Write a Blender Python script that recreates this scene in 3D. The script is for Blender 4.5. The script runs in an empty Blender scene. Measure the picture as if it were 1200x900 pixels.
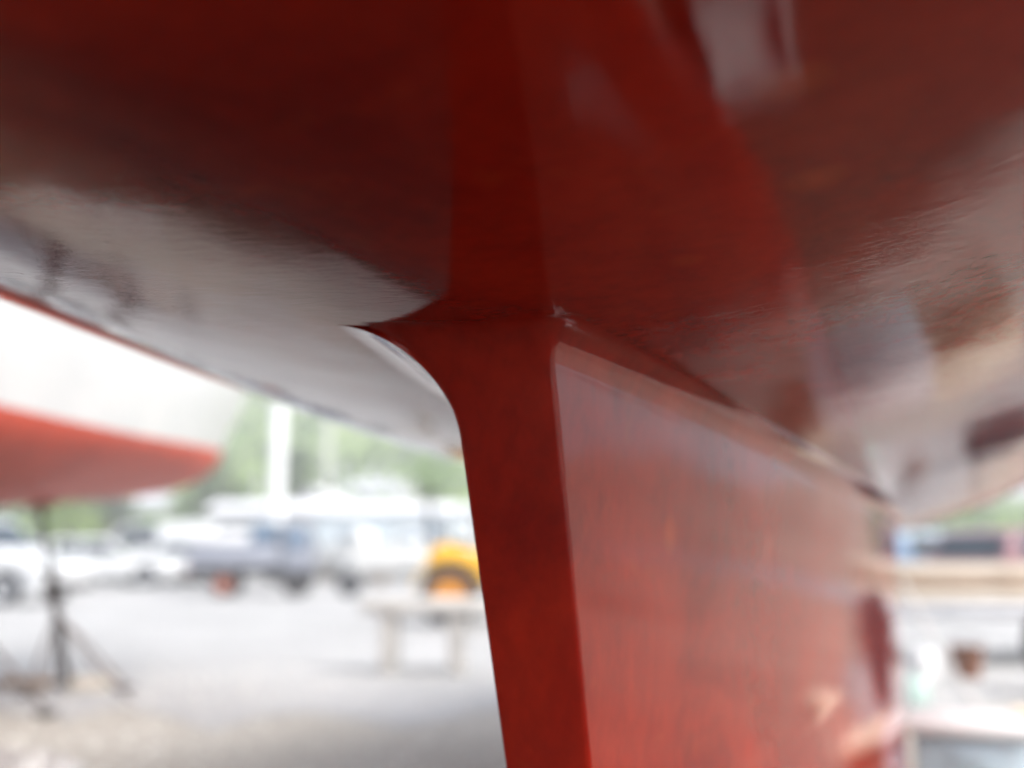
import bpy, bmesh, math, random
from mathutils import Vector, Matrix
random.seed(11)
R = math.radians
SC = bpy.context.scene
COL = SC.collection

# ------------------------------------------------------------------ camera numbers
CAMZ = 1.10
HAZE = 0.0044
YAW = R(19.9)                     # boat axis (+Y) lies this far right of the view direction
PITCH = R(8.53)
FPX = 1300.0
FW = (-math.sin(YAW), math.cos(YAW)); RT = (math.cos(YAW), math.sin(YAW))
def place(px, dist, z=0.0):
    """a point `dist` metres ahead in the photograph's column px, at height z"""
    k = math.tan(math.atan((px - 600) / FPX * math.cos(PITCH)))
    return Vector((dist * (FW[0] + k * RT[0]), dist * (FW[1] + k * RT[1]), z))
VIEWROT = YAW                     # turning a thing by this makes its local +X run across the view

# ------------------------------------------------------------------ helpers
def tag(o, label=None, cat=None, group=None, kind=None):
    if label: o['label'] = label
    if cat: o['category'] = cat
    if group: o['group'] = group
    if kind: o['kind'] = kind
    return o
def empty(name, loc=(0, 0, 0), rz=0.0):
    o = bpy.data.objects.new(name, None); COL.objects.link(o)
    o.empty_display_size = 0.1
    o.location = loc; o.rotation_euler = (0, 0, rz)
    return o
def thing(name, label, cat, loc=(0, 0, 0), rz=0.0, group=None):
    return tag(empty(name, loc, rz), label, cat, group)
def copy_tree(o, parent=None):
    c = o.copy(); COL.objects.link(c); c.parent = parent
    for ch in list(o.children): copy_tree(ch, c)
    return c

class MB:
    def __init__(self): self.v = []; self.f = []
    def add(self, vs, fs):
        n = len(self.v); self.v += [tuple(p) for p in vs]; self.f += [tuple(i + n for i in f) for f in fs]; return self
    def box(self, c, s, rot=None, bevel=0.0, taper=1.0):
        bm = bmesh.new(); bmesh.ops.create_cube(bm, size=1)
        for v in bm.verts:
            t = taper if v.co.z > 0 else 1.0
            v.co = Vector((v.co.x * s[0] * t, v.co.y * s[1] * t, v.co.z * s[2]))
        if bevel > 0: bmesh.ops.bevel(bm, geom=bm.edges[:], offset=bevel, segments=2, affect='EDGES', profile=0.5)
        M = Matrix.Translation(c) @ (rot if rot is not None else Matrix.Identity(4))
        bm.verts.ensure_lookup_table()
        self.add([M @ v.co for v in bm.verts], [[v.index for v in f.verts] for f in bm.faces]); bm.free(); return self
    def tube(self, pts, r, n=10, cap=True):
        pts = [Vector(p) for p in pts]; rs = r if isinstance(r, (list, tuple)) else [r] * len(pts)
        vs = []; fs = []; prev = None
        for i, p in enumerate(pts):
            d = (pts[min(i + 1, len(pts) - 1)] - pts[max(i - 1, 0)]).normalized()
            ref = Vector((0, 0, 1)) if abs(d.z) < 0.9 else Vector((1, 0, 0))
            if prev is None: a = d.cross(ref).normalized()
            else: a = (prev - d * prev.dot(d)).normalized()
            prev = a; b = d.cross(a)
            for k in range(n):
                t = 2 * math.pi * k / n
                vs.append(p + (a * math.cos(t) + b * math.sin(t)) * rs[i])
        for i in range(len(pts) - 1):
            for k in range(n):
                k2 = (k + 1) % n
                fs.append((i * n + k, i * n + k2, (i + 1) * n + k2, (i + 1) * n + k))
        if cap:
            fs.append(tuple(range(n))[::-1]); fs.append(tuple((len(pts) - 1) * n + k for k in range(n)))
        return self.add(vs, fs)
    def lathe(self, prof, n=24, M=None, cap=True):
        """profile of (radius, z) turned about z"""
        M = M or Matrix.Identity(4); vs = []; fs = []
        for (r, z) in prof:
            for k in range(n):
                t = 2 * math.pi * k / n; vs.append(M @ Vector((r * math.cos(t), r * math.sin(t), z)))
        for i in range(len(prof) - 1):
            for k in range(n):
                k2 = (k + 1) % n
                fs.append((i * n + k, i * n + k2, (i + 1) * n + k2, (i + 1) * n + k))
        if cap: fs.append(tuple(range(n))[::-1]); fs.append(tuple((len(prof) - 1) * n + k for k in range(n)))
        return self.add(vs, fs)
    def prism(self, prof, y0, y1, taper=None):
        """side profile of (x, z) points, extruded along y; taper(z) narrows it"""
        n = len(prof); t = taper or (lambda z: 1.0)
        vs = [(x, y0 * t(z), z) for x, z in prof] + [(x, y1 * t(z), z) for x, z in prof]
        fs = [tuple(range(n)), tuple(range(n, 2 * n))[::-1]] + [(i, n + i, n + (i + 1) % n, (i + 1) % n) for i in range(n)]
        return self.add(vs, fs)
    def grid(self, rows, close=False):
        n = len(rows[0]); vs = [p for r in rows for p in r]; fs = []
        for i in range(len(rows) - 1):
            for k in range(n if close else n - 1):
                k2 = (k + 1) % n
                fs.append((i * n + k, i * n + k2, (i + 1) * n + k2, (i + 1) * n + k))
        return self.add(vs, fs)
    def build(self, name, m, parent=None, smooth=35, bevel=0.0):
        me = bpy.data.meshes.new(name); me.from_pydata(self.v, [], self.f); me.update()
        bm = bmesh.new(); bm.from_mesh(me)
        bmesh.ops.recalc_face_normals(bm, faces=bm.faces[:])
        if bevel > 0:
            es = [e for e in bm.edges if len(e.link_faces) == 2 and e.calc_face_angle(0) > R(40)]
            bmesh.ops.bevel(bm, geom=es, offset=bevel, segments=2, affect='EDGES', profile=0.5, clamp_overlap=True)
        bm.to_mesh(me); bm.free()
        if smooth:
            me.shade_smooth(); me.set_sharp_from_angle(angle=R(smooth))
        for mm in (m if isinstance(m, (list, tuple)) else [m]): me.materials.append(mm)
        o = bpy.data.objects.new(name, me); COL.objects.link(o); o.parent = parent
        return o

def lerp_tab(tab, t):
    """smooth interpolation through (t, value) pairs (Catmull-Rom)"""
    n = len(tab)
    if t <= tab[0][0]: return tab[0][1]
    if t >= tab[-1][0]: return tab[-1][1]
    for i in range(n - 1):
        if tab[i][0] <= t <= tab[i + 1][0]:
            x0, y0 = tab[i]; x1, y1 = tab[i + 1]; h = x1 - x0; u = (t - x0) / h
            m0 = (tab[i + 1][1] - tab[i - 1][1]) / (tab[i + 1][0] - tab[i - 1][0]) if i > 0 else (y1 - y0) / h
            m1 = (tab[i + 2][1] - tab[i][1]) / (tab[i + 2][0] - tab[i][0]) if i + 2 < n else (y1 - y0) / h
            return ((2*u**3 - 3*u*u + 1) * y0 + (u**3 - 2*u*u + u) * h * m0 + (-2*u**3 + 3*u*u) * y1 + (u**3 - u*u) * h * m1)

# ------------------------------------------------------------------ materials
def mat(name, col, rough=0.6, col2=None, scale=6.0, metal=0.0, bump=0.0, bscale=40.0, spec=0.5, coat=0.0):
    m = bpy.data.materials.new(name); m.use_nodes = True
    nt = m.node_tree; N = nt.nodes; L = nt.links; p = N['Principled BSDF']
    p.inputs['Roughness'].default_value = rough; p.inputs['Metallic'].default_value = metal
    p.inputs['Specular IOR Level'].default_value = spec; p.inputs['Coat Weight'].default_value = coat
    c2 = col2 or tuple(c * 0.78 for c in col)
    tc = N.new('ShaderNodeTexCoord'); nz = N.new('ShaderNodeTexNoise')
    nz.inputs['Scale'].default_value = scale; nz.inputs['Detail'].default_value = 5
    rp = N.new('ShaderNodeValToRGB'); rp.color_ramp.elements[0].position = 0.35; rp.color_ramp.elements[1].position = 0.68
    rp.color_ramp.elements[0].color = (*c2, 1); rp.color_ramp.elements[1].color = (*col, 1)
    L.new(tc.outputs['Object'], nz.inputs['Vector']); L.new(nz.outputs['Fac'], rp.inputs['Fac']); L.new(rp.outputs['Color'], p.inputs['Base Color'])
    if bump > 0:
        n2 = N.new('ShaderNodeTexNoise'); n2.inputs['Scale'].default_value = bscale; n2.inputs['Detail'].default_value = 4
        bp = N.new('ShaderNodeBump'); bp.inputs['Strength'].default_value = bump; bp.inputs['Distance'].default_value = 0.01
        L.new(tc.outputs['Object'], n2.inputs['Vector']); L.new(n2.outputs['Fac'], bp.inputs['Height']); L.new(bp.outputs['Normal'], p.inputs['Normal'])
    return m

def antifouling():
    """glossy wet-looking oxide red bottom paint: mottled colour, brush strokes and orange peel as bump"""
    m = bpy.data.materials.new('bottom_paint'); m.use_nodes = True
    nt = m.node_tree; N = nt.nodes; L = nt.links; p = N['Principled BSDF']
    tc = N.new('ShaderNodeTexCoord')
    def mapped(s):
        mp = N.new('ShaderNodeMapping'); mp.inputs['Scale'].default_value = s; L.new(tc.outputs['Object'], mp.inputs['Vector']); return mp
    def noise(vec, scale, detail=4, rough=0.55, dist=0.0):
        n = N.new('ShaderNodeTexNoise'); n.inputs['Scale'].default_value = scale; n.inputs['Detail'].default_value = detail
        n.inputs['Roughness'].default_value = rough; n.inputs['Distortion'].default_value = dist
        L.new(vec.outputs[0], n.inputs['Vector']); return n
    # colour
    a = noise(mapped((1, 1, 1)), 3.2, 6, 0.6, 0.6)
    r1 = N.new('ShaderNodeValToRGB'); e = r1.color_ramp.elements
    e[0].position = 0.33; e[0].color = (0.21, 0.0040, 0.0020, 1); e[1].position = 0.70; e[1].color = (0.41, 0.0170, 0.0045, 1)
    L.new(a.outputs['Fac'], r1.inputs['Fac'])
    b = noise(mapped((1, 1, 1)), 9.0, 5, 0.6, 0.3)
    r2 = N.new('ShaderNodeValToRGB'); e = r2.color_ramp.elements
    e[0].position = 0.60; e[0].color = (0, 0, 0, 1); e[1].position = 0.92; e[1].color = (1, 1, 1, 1)
    L.new(b.outputs['Fac'], r2.inputs['Fac'])
    mx = N.new('ShaderNodeMix'); mx.data_type = 'RGBA'; mx.inputs['B'].default_value = (0.44, 0.040, 0.010, 1)
    L.new(r1.outputs['Color'], mx.inputs['A']); L.new(r2.outputs['Color'], mx.inputs['Factor'])
    # small orange touched-up spots and a fine brushed tone
    vo = N.new('ShaderNodeTexVoronoi'); vo.inputs['Scale'].default_value = 7.5; L.new(tc.outputs['Object'], vo.inputs['Vector'])
    sp = N.new('ShaderNodeMapRange'); sp.inputs['From Min'].default_value = .10; sp.inputs['From Max'].default_value = .26; sp.inputs['To Min'].default_value = 1; sp.inputs['To Max'].default_value = 0
    L.new(vo.outputs['Distance'], sp.inputs['Value'])
    sc_ = N.new('ShaderNodeSeparateColor'); L.new(vo.outputs['Color'], sc_.inputs['Color'])
    gt = N.new('ShaderNodeMath'); gt.operation = 'GREATER_THAN'; gt.inputs[1].default_value = .90; L.new(sc_.outputs['Red'], gt.inputs[0])
    mu = N.new('ShaderNodeMath'); mu.operation = 'MULTIPLY'; L.new(sp.outputs['Result'], mu.inputs[0]); L.new(gt.outputs[0], mu.inputs[1])
    m2 = N.new('ShaderNodeMath'); m2.operation = 'MULTIPLY'; m2.inputs[1].default_value = .45; L.new(mu.outputs[0], m2.inputs[0])
    mx2 = N.new('ShaderNodeMix'); mx2.data_type = 'RGBA'; mx2.inputs['B'].default_value = (0.60, 0.085, 0.018, 1)
    L.new(mx.outputs['Result'], mx2.inputs['A']); L.new(m2.outputs[0], mx2.inputs['Factor'])
    fn = noise(mapped((22, 22, 12)), 2.2, 6, 0.62)
    fr = N.new('ShaderNodeMapRange'); fr.inputs['From Min'].default_value = .3; fr.inputs['From Max'].default_value = .7; fr.inputs['To Min'].default_value = .84; fr.inputs['To Max'].default_value = 1.08
    L.new(fn.outputs['Fac'], fr.inputs['Value'])
    vm = N.new('ShaderNodeVectorMath'); vm.operation = 'SCALE'; L.new(mx2.outputs['Result'], vm.inputs[0]); L.new(fr.outputs['Result'], vm.inputs['Scale'])
    L.new(vm.outputs[0], p.inputs['Base Color'])
    # gloss
    c = noise(mapped((1, 1, 1)), 7, 4)
    mr = N.new('ShaderNodeMapRange'); mr.inputs['To Min'].default_value = 0.02; mr.inputs['To Max'].default_value = 0.075
    mr.inputs['From Min'].default_value = 0.3; mr.inputs['From Max'].default_value = 0.7
    L.new(c.outputs['Fac'], mr.inputs['Value']); L.new(mr.outputs['Result'], p.inputs['Roughness'])
    p.inputs['IOR'].default_value = 1.42
    # relief: fairing waves, brush strokes across the hull, fine peel
    w = noise(mapped((1.0, 0.8, 1.0)), 4.5, 2, 0.4)
    b1 = N.new('ShaderNodeBump'); b1.inputs['Strength'].default_value = 1.0; b1.inputs['Distance'].default_value = 0.0021
    L.new(w.outputs['Fac'], b1.inputs['Height'])
    s = noise(mapped((13.0, 38.0, 14.0)), 2.2, 3, 0.55, 0.8)
    b2 = N.new('ShaderNodeBump'); b2.inputs['Strength'].default_value = 1.0; b2.inputs['Distance'].default_value = 0.00017
    L.new(s.outputs['Fac'], b2.inputs['Height']); L.new(b1.outputs['Normal'], b2.inputs['Normal'])
    t = noise(mapped((1, 1.6, 1)), 210, 2, 0.5)
    b3 = N.new('ShaderNodeBump'); b3.inputs['Strength'].default_value = 1.0; b3.inputs['Distance'].default_value = 0.00005
    L.new(t.outputs['Fac'], b3.inputs['Height']); L.new(b2.outputs['Normal'], b3.inputs['Normal'])
    g = N.new('ShaderNodeTexVoronoi'); g.inputs['Scale'].default_value = 46; L.new(tc.outputs['Object'], g.inputs['Vector'])
    gm_ = N.new('ShaderNodeMapRange'); gm_.inputs['From Min'].default_value = .03; gm_.inputs['From Max'].default_value = .13; gm_.inputs['To Min'].default_value = 1; gm_.inputs['To Max'].default_value = 0
    L.new(g.outputs['Distance'], gm_.inputs['Value'])
    gs = N.new('ShaderNodeSeparateColor'); L.new(g.outputs['Color'], gs.inputs['Color'])
    gg = N.new('ShaderNodeMath'); gg.operation = 'GREATER_THAN'; gg.inputs[1].default_value = .85; L.new(gs.outputs['Green'], gg.inputs[0])
    gx = N.new('ShaderNodeMath'); gx.operation = 'MULTIPLY'; L.new(gm_.outputs['Result'], gx.inputs[0]); L.new(gg.outputs[0], gx.inputs[1])
    b4 = N.new('ShaderNodeBump'); b4.inputs['Strength'].default_value = 1.0; b4.inputs['Distance'].default_value = 0.00012
    L.new(gx.outputs[0], b4.inputs['Height']); L.new(b3.outputs['Normal'], b4.inputs['Normal'])
    L.new(b4.outputs['Normal'], p.inputs['Normal'])
    return m

def gravel(name, c1, c2, c3, scale):
    m = bpy.data.materials.new(name); m.use_nodes = True
    nt = m.node_tree; N = nt.nodes; L = nt.links; p = N['Principled BSDF']
    p.inputs['Roughness'].default_value = 0.9
    tc = N.new('ShaderNodeTexCoord')
    n1 = N.new('ShaderNodeTexNoise'); n1.inputs['Scale'].default_value = 0.35; n1.inputs['Detail'].default_value = 6; n1.inputs['Distortion'].default_value = 0.4
    vo = N.new('ShaderNodeTexVoronoi'); vo.inputs['Scale'].default_value = scale
    r1 = N.new('ShaderNodeValToRGB'); r1.color_ramp.elements[0].color = (*c1, 1); r1.color_ramp.elements[1].color = (*c2, 1)
    r1.color_ramp.elements[0].position = 0.38; r1.color_ramp.elements[1].position = 0.62
    mx = N.new('ShaderNodeMix'); mx.data_type = 'RGBA'; mx.inputs['B'].default_value = (*c3, 1)
    r2 = N.new('ShaderNodeMath'); r2.operation = 'MULTIPLY'; r2.inputs[1].default_value = 0.55
    for n in (n1, vo): L.new(tc.outputs['Object'], n.inputs['Vector'])
    L.new(n1.outputs['Fac'], r1.inputs['Fac']); L.new(r1.outputs['Color'], mx.inputs['A'])
    sep = N.new('ShaderNodeSeparateColor'); L.new(vo.outputs['Color'], sep.inputs['Color'])
    L.new(sep.outputs['Red'], r2.inputs[0]); L.new(r2.outputs[0], mx.inputs['Factor'])
    L.new(mx.outputs['Result'], p.inputs['Base Color'])
    bp = N.new('ShaderNodeBump'); bp.inputs['Strength'].default_value = 0.6; bp.inputs['Distance'].default_value = 0.02
    L.new(vo.outputs['Distance'], bp.inputs['Height']); L.new(bp.outputs['Normal'], p.inputs['Normal'])
    return m

def leaf(name, col, col2):
    m = mat(name, col, 0.6, col2, 0.35); nt = m.node_tree; p = nt.nodes['Principled BSDF']
    t = nt.nodes.new('ShaderNodeBsdfTranslucent'); a = nt.nodes.new('ShaderNodeMixShader'); a.inputs[0].default_value = 0.45
    nt.links.new(p.inputs['Base Color'].links[0].from_socket, t.inputs['Color'])
    nt.links.new(p.outputs[0], a.inputs[1]); nt.links.new(t.outputs[0], a.inputs[2])
    nt.links.new(a.outputs[0], nt.nodes['Material Output'].inputs['Surface'])
    return m
M = dict(
    paint=antifouling(),
    redflat=mat('old_red_bottom_paint', (0.58, 0.085, 0.045), 0.5, (0.46, 0.060, 0.030), 2.0),
    gel=mat('white_gelcoat', (0.55, 0.55, 0.545), 0.25, (0.49, 0.50, 0.50), 1.5),
    deck=mat('deck_cream', (0.6, 0.58, 0.5), 0.6),
    carwhite=mat('white_car_paint', (0.58, 0.59, 0.60), 0.25, (0.53, 0.54, 0.55), 3, coat=0.5),
    carblue=mat('blue_car_paint', (0.16, 0.25, 0.38), 0.3, None, 3, coat=0.5),
    carmauve=mat('wine_car_paint', (0.20, 0.07, 0.09), 0.3, None, 3, coat=0.5),
    glass=mat('dark_window_glass', (0.02, 0.035, 0.05), 0.06, (0.015, 0.025, 0.035), 2),
    blueglass=mat('pale_window_glass', (0.10, 0.17, 0.25), 0.08, (0.08, 0.13, 0.20), 2),
    rubber=mat('tyre_rubber', (0.022, 0.025, 0.032), 0.75, (0.03, 0.03, 0.034), 20),
    alloy=mat('wheel_alloy', (0.45, 0.46, 0.48), 0.35, None, 12, metal=0.8),
    orange=mat('orange_wheel_paint', (0.34, 0.10, 0.05), 0.5, (0.26, 0.08, 0.045), 6),
    amber=mat('amber_wheel_paint', (0.58, 0.25, 0.02), 0.45, (0.45, 0.18, 0.03), 6),
    yellow=mat('yellow_machine_paint', (0.80, 0.46, 0.02), 0.4, (0.65, 0.36, 0.03), 4),
    black=mat('black_steel', (0.03, 0.03, 0.033), 0.5, (0.05, 0.04, 0.035), 9),
    steel=mat('rusty_grey_steel', (0.16, 0.15, 0.15), 0.55, (0.13, 0.085, 0.06), 9, metal=0.4),
    galv=mat('galvanised_steel', (0.55, 0.56, 0.58), 0.4, (0.42, 0.43, 0.46), 8, metal=0.7),
    bedgrey=mat('grey_truck_bed', (0.25, 0.27, 0.32), 0.5, (0.20, 0.21, 0.25), 3),
    concrete=mat('pale_concrete', (0.56, 0.54, 0.51), 0.85, (0.44, 0.43, 0.41), 5, bump=0.3),
    wood=mat('weathered_timber', (0.36, 0.27, 0.20), 0.75, (0.23, 0.16, 0.11), 4, bump=0.3),
    palewood=mat('pale_timber', (0.58, 0.53, 0.46), 0.7, (0.46, 0.40, 0.33), 4, bump=0.2),
    wall=mat('white_render_wall', (0.56, 0.56, 0.555), 0.8, (0.45, 0.46, 0.46), 0.5),
    bluewall=mat('pale_blue_wall', (0.52, 0.58, 0.61), 0.7, (0.46, 0.53, 0.57), 0.5),
    roof=mat('grey_roof_sheet', (0.42, 0.43, 0.45), 0.6, (0.34, 0.35, 0.38), 0.7),
    paleroof=mat('pale_roof_sheet', (0.66, 0.66, 0.68), 0.6, (0.58, 0.58, 0.6), 0.7),
    mastpaint=mat('white_mast_paint', (0.80, 0.81, 0.82), 0.4, None, 0.6),
    mastgrey=mat('grey_mast_alloy', (0.50, 0.50, 0.48), 0.45, None, 0.6, metal=0.3),
    bluebox=mat('pale_blue_plastic', (0.52, 0.64, 0.72), 0.45, (0.48, 0.60, 0.68), 3),
    whitelid=mat('white_plastic_lid', (0.64, 0.64, 0.64), 0.4, (0.58, 0.58, 0.59), 3),
    creampaint=mat('cream_board', (0.78, 0.70, 0.55), 0.6, (0.70, 0.61, 0.46), 4),
    orangeplast=mat('orange_plastic', (0.22, 0.09, 0.05), 0.5, (0.15, 0.07, 0.045), 6),
    greenplast=mat('pale_green_plastic', (0.55, 0.70, 0.66), 0.4, (0.48, 0.64, 0.59), 4),
    rope=mat('pale_rope', (0.60, 0.58, 0.56), 0.8, (0.45, 0.44, 0.43), 30),
    sheet=mat('shiny_pale_plastic', (0.45, 0.43, 0.42), 0.12, (0.36, 0.33, 0.31), 5),
    lamp=mat('lamp_lens', (0.70, 0.72, 0.75), 0.15),
    redlamp=mat('red_lamp_lens', (0.45, 0.03, 0.03), 0.2),
    bark=mat('tree_bark', (0.12, 0.085, 0.06), 0.9, (0.07, 0.05, 0.035), 8, bump=0.5),
    leafa=leaf('leaf_mid_green', (0.20, 0.33, 0.055), (0.14, 0.25, 0.04)),
    leafb=leaf('leaf_light_green', (0.29, 0.41, 0.075), (0.21, 0.33, 0.055)),
    leafd=leaf('leaf_dark_green', (0.065, 0.11, 0.045), (0.045, 0.08, 0.03)),
    hillg=mat('hill_grass', (0.22, 0.30, 0.085), 0.9, (0.14, 0.21, 0.05), 0.05),
)

# ------------------------------------------------------------------ world, sun, camera
SUN_EL, SUN_AZ = 48, 104            # azimuth: degrees clockwise from +Y (the far end of the boat)
w = bpy.data.worlds.new('World'); SC.world = w; w.use_nodes = True
N = w.node_tree.nodes; L = w.node_tree.links
bg = N['Background']; sky = N.new('ShaderNodeTexSky'); sky.sky_type = 'NISHITA'; sky.sun_disc = False
sky.sun_elevation = R(SUN_EL); sky.sun_rotation = R(SUN_AZ); sky.air_density = 1.0; sky.dust_density = 3.0; sky.altitude = 0
hs = N.new('ShaderNodeHueSaturation'); hs.inputs['Saturation'].default_value = 0.45
L.new(sky.outputs[0], hs.inputs['Color']); L.new(hs.outputs[0], bg.inputs['Color']); bg.inputs['Strength'].default_value = 0.15
sl = bpy.data.lights.new('sun', 'SUN'); sl.energy = 1.5; sl.angle = R(40.0); sl.color = (1.0, 0.955, 0.89)
so = bpy.data.objects.new('sun', sl); COL.objects.link(so)
az, el = R(SUN_AZ), R(SUN_EL)
sd = Vector((math.sin(az) * math.cos(el), math.cos(az) * math.cos(el), math.sin(el)))
so.rotation_euler = sd.to_track_quat('Z', 'Y').to_euler(); so.location = sd * 60

cam = bpy.data.cameras.new('camera'); co = bpy.data.objects.new('camera', cam); COL.objects.link(co); SC.camera = co
cam.sensor_width = 36; cam.sensor_fit = 'HORIZONTAL'; cam.lens = 36 * FPX / 1200; cam.clip_start = 0.02; cam.clip_end = 3000
co.location = (0, 0, CAMZ); co.rotation_euler = (R(90) + PITCH, 0, YAW)
cam.dof.use_dof = True; cam.dof.focus_distance = 1.20; cam.dof.aperture_fstop = 1.45; cam.dof.aperture_blades = 0

SC.view_settings.view_transform = 'Standard'; SC.view_settings.look = 'None'; SC.view_settings.gamma = 1
SC.view_settings.use_curve_mapping = False; SC.view_settings.exposure = 1.87
SC.cycles.use_denoising = True; SC.cycles.max_bounces = 8; SC.cycles.caustics_reflective = False; SC.cycles.caustics_refractive = False

# ------------------------------------------------------------------ setting
gm = gravel('beige_gravel', (0.30, 0.278, 0.243), (0.41, 0.385, 0.345), (0.21, 0.195, 0.172), 22)
pm = gravel('pale_grey_hardstanding', (0.29, 0.288, 0.287), (0.39, 0.387, 0.385), (0.21, 0.209, 0.208), 30)
mb = MB(); S = 1600
mb.add([(-S, -S, 0), (S, -S, 0), (S, S, 0), (-S, S, 0)], [(0, 1, 2, 3)]); tag(mb.build('ground', gm, smooth=0), kind='structure')
mb = MB(); pts = []
for i in range(60):                                  # the paler yard surface beyond the gravel, ragged near edge
    px = -900 + i * 55; pts.append(place(px, 7.7 + 0.4 * math.sin(i * 1.7) + random.uniform(-.3, .3), 0.004))
far = [place(2345, 60, 0.004), place(-900, 60, 0.004)]
mb.add(pts + far, [tuple(range(len(pts) + 2))]); tag(mb.build('yard_pavement', pm, smooth=0), kind='structure')

dm = gravel('bounce_blocker_dark', (0.034, 0.023, 0.013), (0.075, 0.053, 0.030), (0.03, 0.022, 0.015), 26)  # kept dark so little light bounces up to the hull
em = gravel('reflection_darkener_brown', (0.060, 0.041, 0.023), (0.12, 0.086, 0.050), (0.05, 0.036, 0.023), 24)  # dark brown standing in for shade mirrored in the hull's left side
vm_ = gravel('warm_bounce_red', (0.28, 0.20, 0.155), (0.40, 0.30, 0.24), (0.24, 0.17, 0.13), 20)  # chosen reddish to tint the bounce and reflection on the keel
mb = MB(); rn = random.Random(22); ol = [(2.1, 1.5), (1.6, 3.6), (1.45, 5.2), (1.5, 6.5), (1.75, 8.5), (2.1, 11), (2.6, 14.5), (3.3, 19), (6, 22), (11, 23), (17, 20), (18, 12), (14, 6), (9, 3), (5, 1.2)]
pts = []
for i, (x, y) in enumerate(ol):
    x2, y2 = ol[(i + 1) % len(ol)]
    for k in range(5): pts.append((x + (x2 - x) * k / 5 + rn.uniform(-.08, .08), y + (y2 - y) * k / 5 + rn.uniform(-.08, .08), .014))
mb.add(pts, [tuple(range(len(pts)))]); tag(mb.build('warm_bounce_sheet', vm_, smooth=0), kind='structure')  # unseen ground sheet added to throw warm light onto the keel's right face
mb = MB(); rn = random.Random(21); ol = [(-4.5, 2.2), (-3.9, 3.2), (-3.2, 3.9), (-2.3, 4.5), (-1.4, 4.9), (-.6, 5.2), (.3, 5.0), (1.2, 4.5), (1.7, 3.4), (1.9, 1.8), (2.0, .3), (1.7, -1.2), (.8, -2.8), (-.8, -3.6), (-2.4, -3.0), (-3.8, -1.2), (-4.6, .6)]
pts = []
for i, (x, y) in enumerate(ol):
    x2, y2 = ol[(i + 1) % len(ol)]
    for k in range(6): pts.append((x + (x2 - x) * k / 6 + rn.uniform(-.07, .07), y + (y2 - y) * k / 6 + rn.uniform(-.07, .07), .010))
mb.add(pts, [tuple(range(len(pts)))]); tag(mb.build('bounce_blocker_sheet', dm, smooth=0), kind='structure')  # added sheet, out of view, dims the bounce and reflections under the hull
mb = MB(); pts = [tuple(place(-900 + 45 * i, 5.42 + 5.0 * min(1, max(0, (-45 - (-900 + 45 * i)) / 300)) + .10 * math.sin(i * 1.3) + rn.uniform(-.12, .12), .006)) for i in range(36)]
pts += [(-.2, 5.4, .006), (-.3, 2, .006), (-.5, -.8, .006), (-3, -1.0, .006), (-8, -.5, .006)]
mb.add(pts, [tuple(range(len(pts)))]); tag(mb.build('reflection_darkener', em, smooth=0), kind='structure')  # unseen, added for darker reflections; shade below the left boat put into colour
hm = MB(); rows = []
def hill_z(px, d):
    e = lerp_tab([(-1500, 9.5), (-400, 10), (200, 10.2), (420, 9.8), (560, 8.2), (800, 5.0), (1050, 2.2), (1300, 1.2), (1700, 1.0), (2600, 1.2)], px)
    t = min(1, max(0, (d - 70) / 150)); t = t * t * (3 - 2 * t)
    return t * math.tan(R(e)) * 215 * (1 + 0.05 * math.sin(px * .021) + .03 * math.sin(px * .057 + 1)) + (2.5 * math.sin(d * .06 + px * .01) * t)
for d in (66, 70, 80, 92, 105, 120, 138, 156, 175, 195, 215, 240, 300, 420):
    rows.append([place(px, d, (hill_z(px, min(d, 232)) if d < 300 else hill_z(px, 232) * (0.75 if d < 400 else .1)) - (0.6 if d <= 66 else 0)) for px in range(-1500, 2500, 50)])
hm.grid(rows); tag(hm.build('hill', M['hillg'], smooth=180), kind='structure')

def leaf_quads(mb, c, rad, n, size, rnd):
    for _ in range(n):
        while True:
            p = Vector((rnd.uniform(-1, 1), rnd.uniform(-1, 1), rnd.uniform(-1, 1)))
            if p.length <= 1: break
        p = p.normalized() * (p.length ** 0.5)
        p = Vector((p.x * rad[0], p.y * rad[1], p.z * rad[2])) + Vector(c)
        a = Vector((rnd.gauss(0, 1), rnd.gauss(0, 1), rnd.gauss(0, 1))).normalized(); b = a.orthogonal().normalized()
        b2 = a.cross(b); s = size * rnd.uniform(.6, 1.3)
        mb.add([p - b * s, p + b2 * s * .5, p + b * s, p - b2 * s * .5], [(0, 1, 2, 3)])
rnd = random.Random(4)
fa = [MB(), MB(), MB()]
for i in range(1500):                                # the wood that covers the hill
    px = rnd.uniform(-200, 1350); d = rnd.uniform(78, 225)
    z = hill_z(px, d); r = rnd.uniform(1.6, 3.4)
    leaf_quads(rnd.choice(fa), place(px, d, z + r * .7), (r, r, r * .9), 26, .75, rnd)
wood = MB(); idx = []
for k, f in enumerate(fa):
    wood.add(f.v, f.f); idx += [k] * len(f.f)
wo = wood.build('hillside_wood', [M['leafa'], M['leafb'], M['leafd']], smooth=0)
wo.data.polygons.foreach_set('material_index', idx)
bk = MB(); rows = []                                  # unseen bank right of the yard, added so the keel mirrors a warm tone
for d, h in ((30, -.1), (33, .5), (36, 1.5), (39, 2.4), (42, 2.9), (46, 3.0), (52, 2.2), (60, -.1)):
    rows.append([(math.sin(R(q)) * d, math.cos(R(q)) * d, (h * (.9 + .10 * math.sin(q * .45) + .06 * math.sin(q * 1.3 + 1)) if 10 < q < 78 and h > 0 else min(h, 0) - .05)) for q in range(9, 80)])
bk.grid(rows); tag(bk.build('warm_reflection_bank', vm_, smooth=180), kind='structure')
tag(wo, 'pale green wood covering the far hillside', 'wood', kind='stuff')

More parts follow.
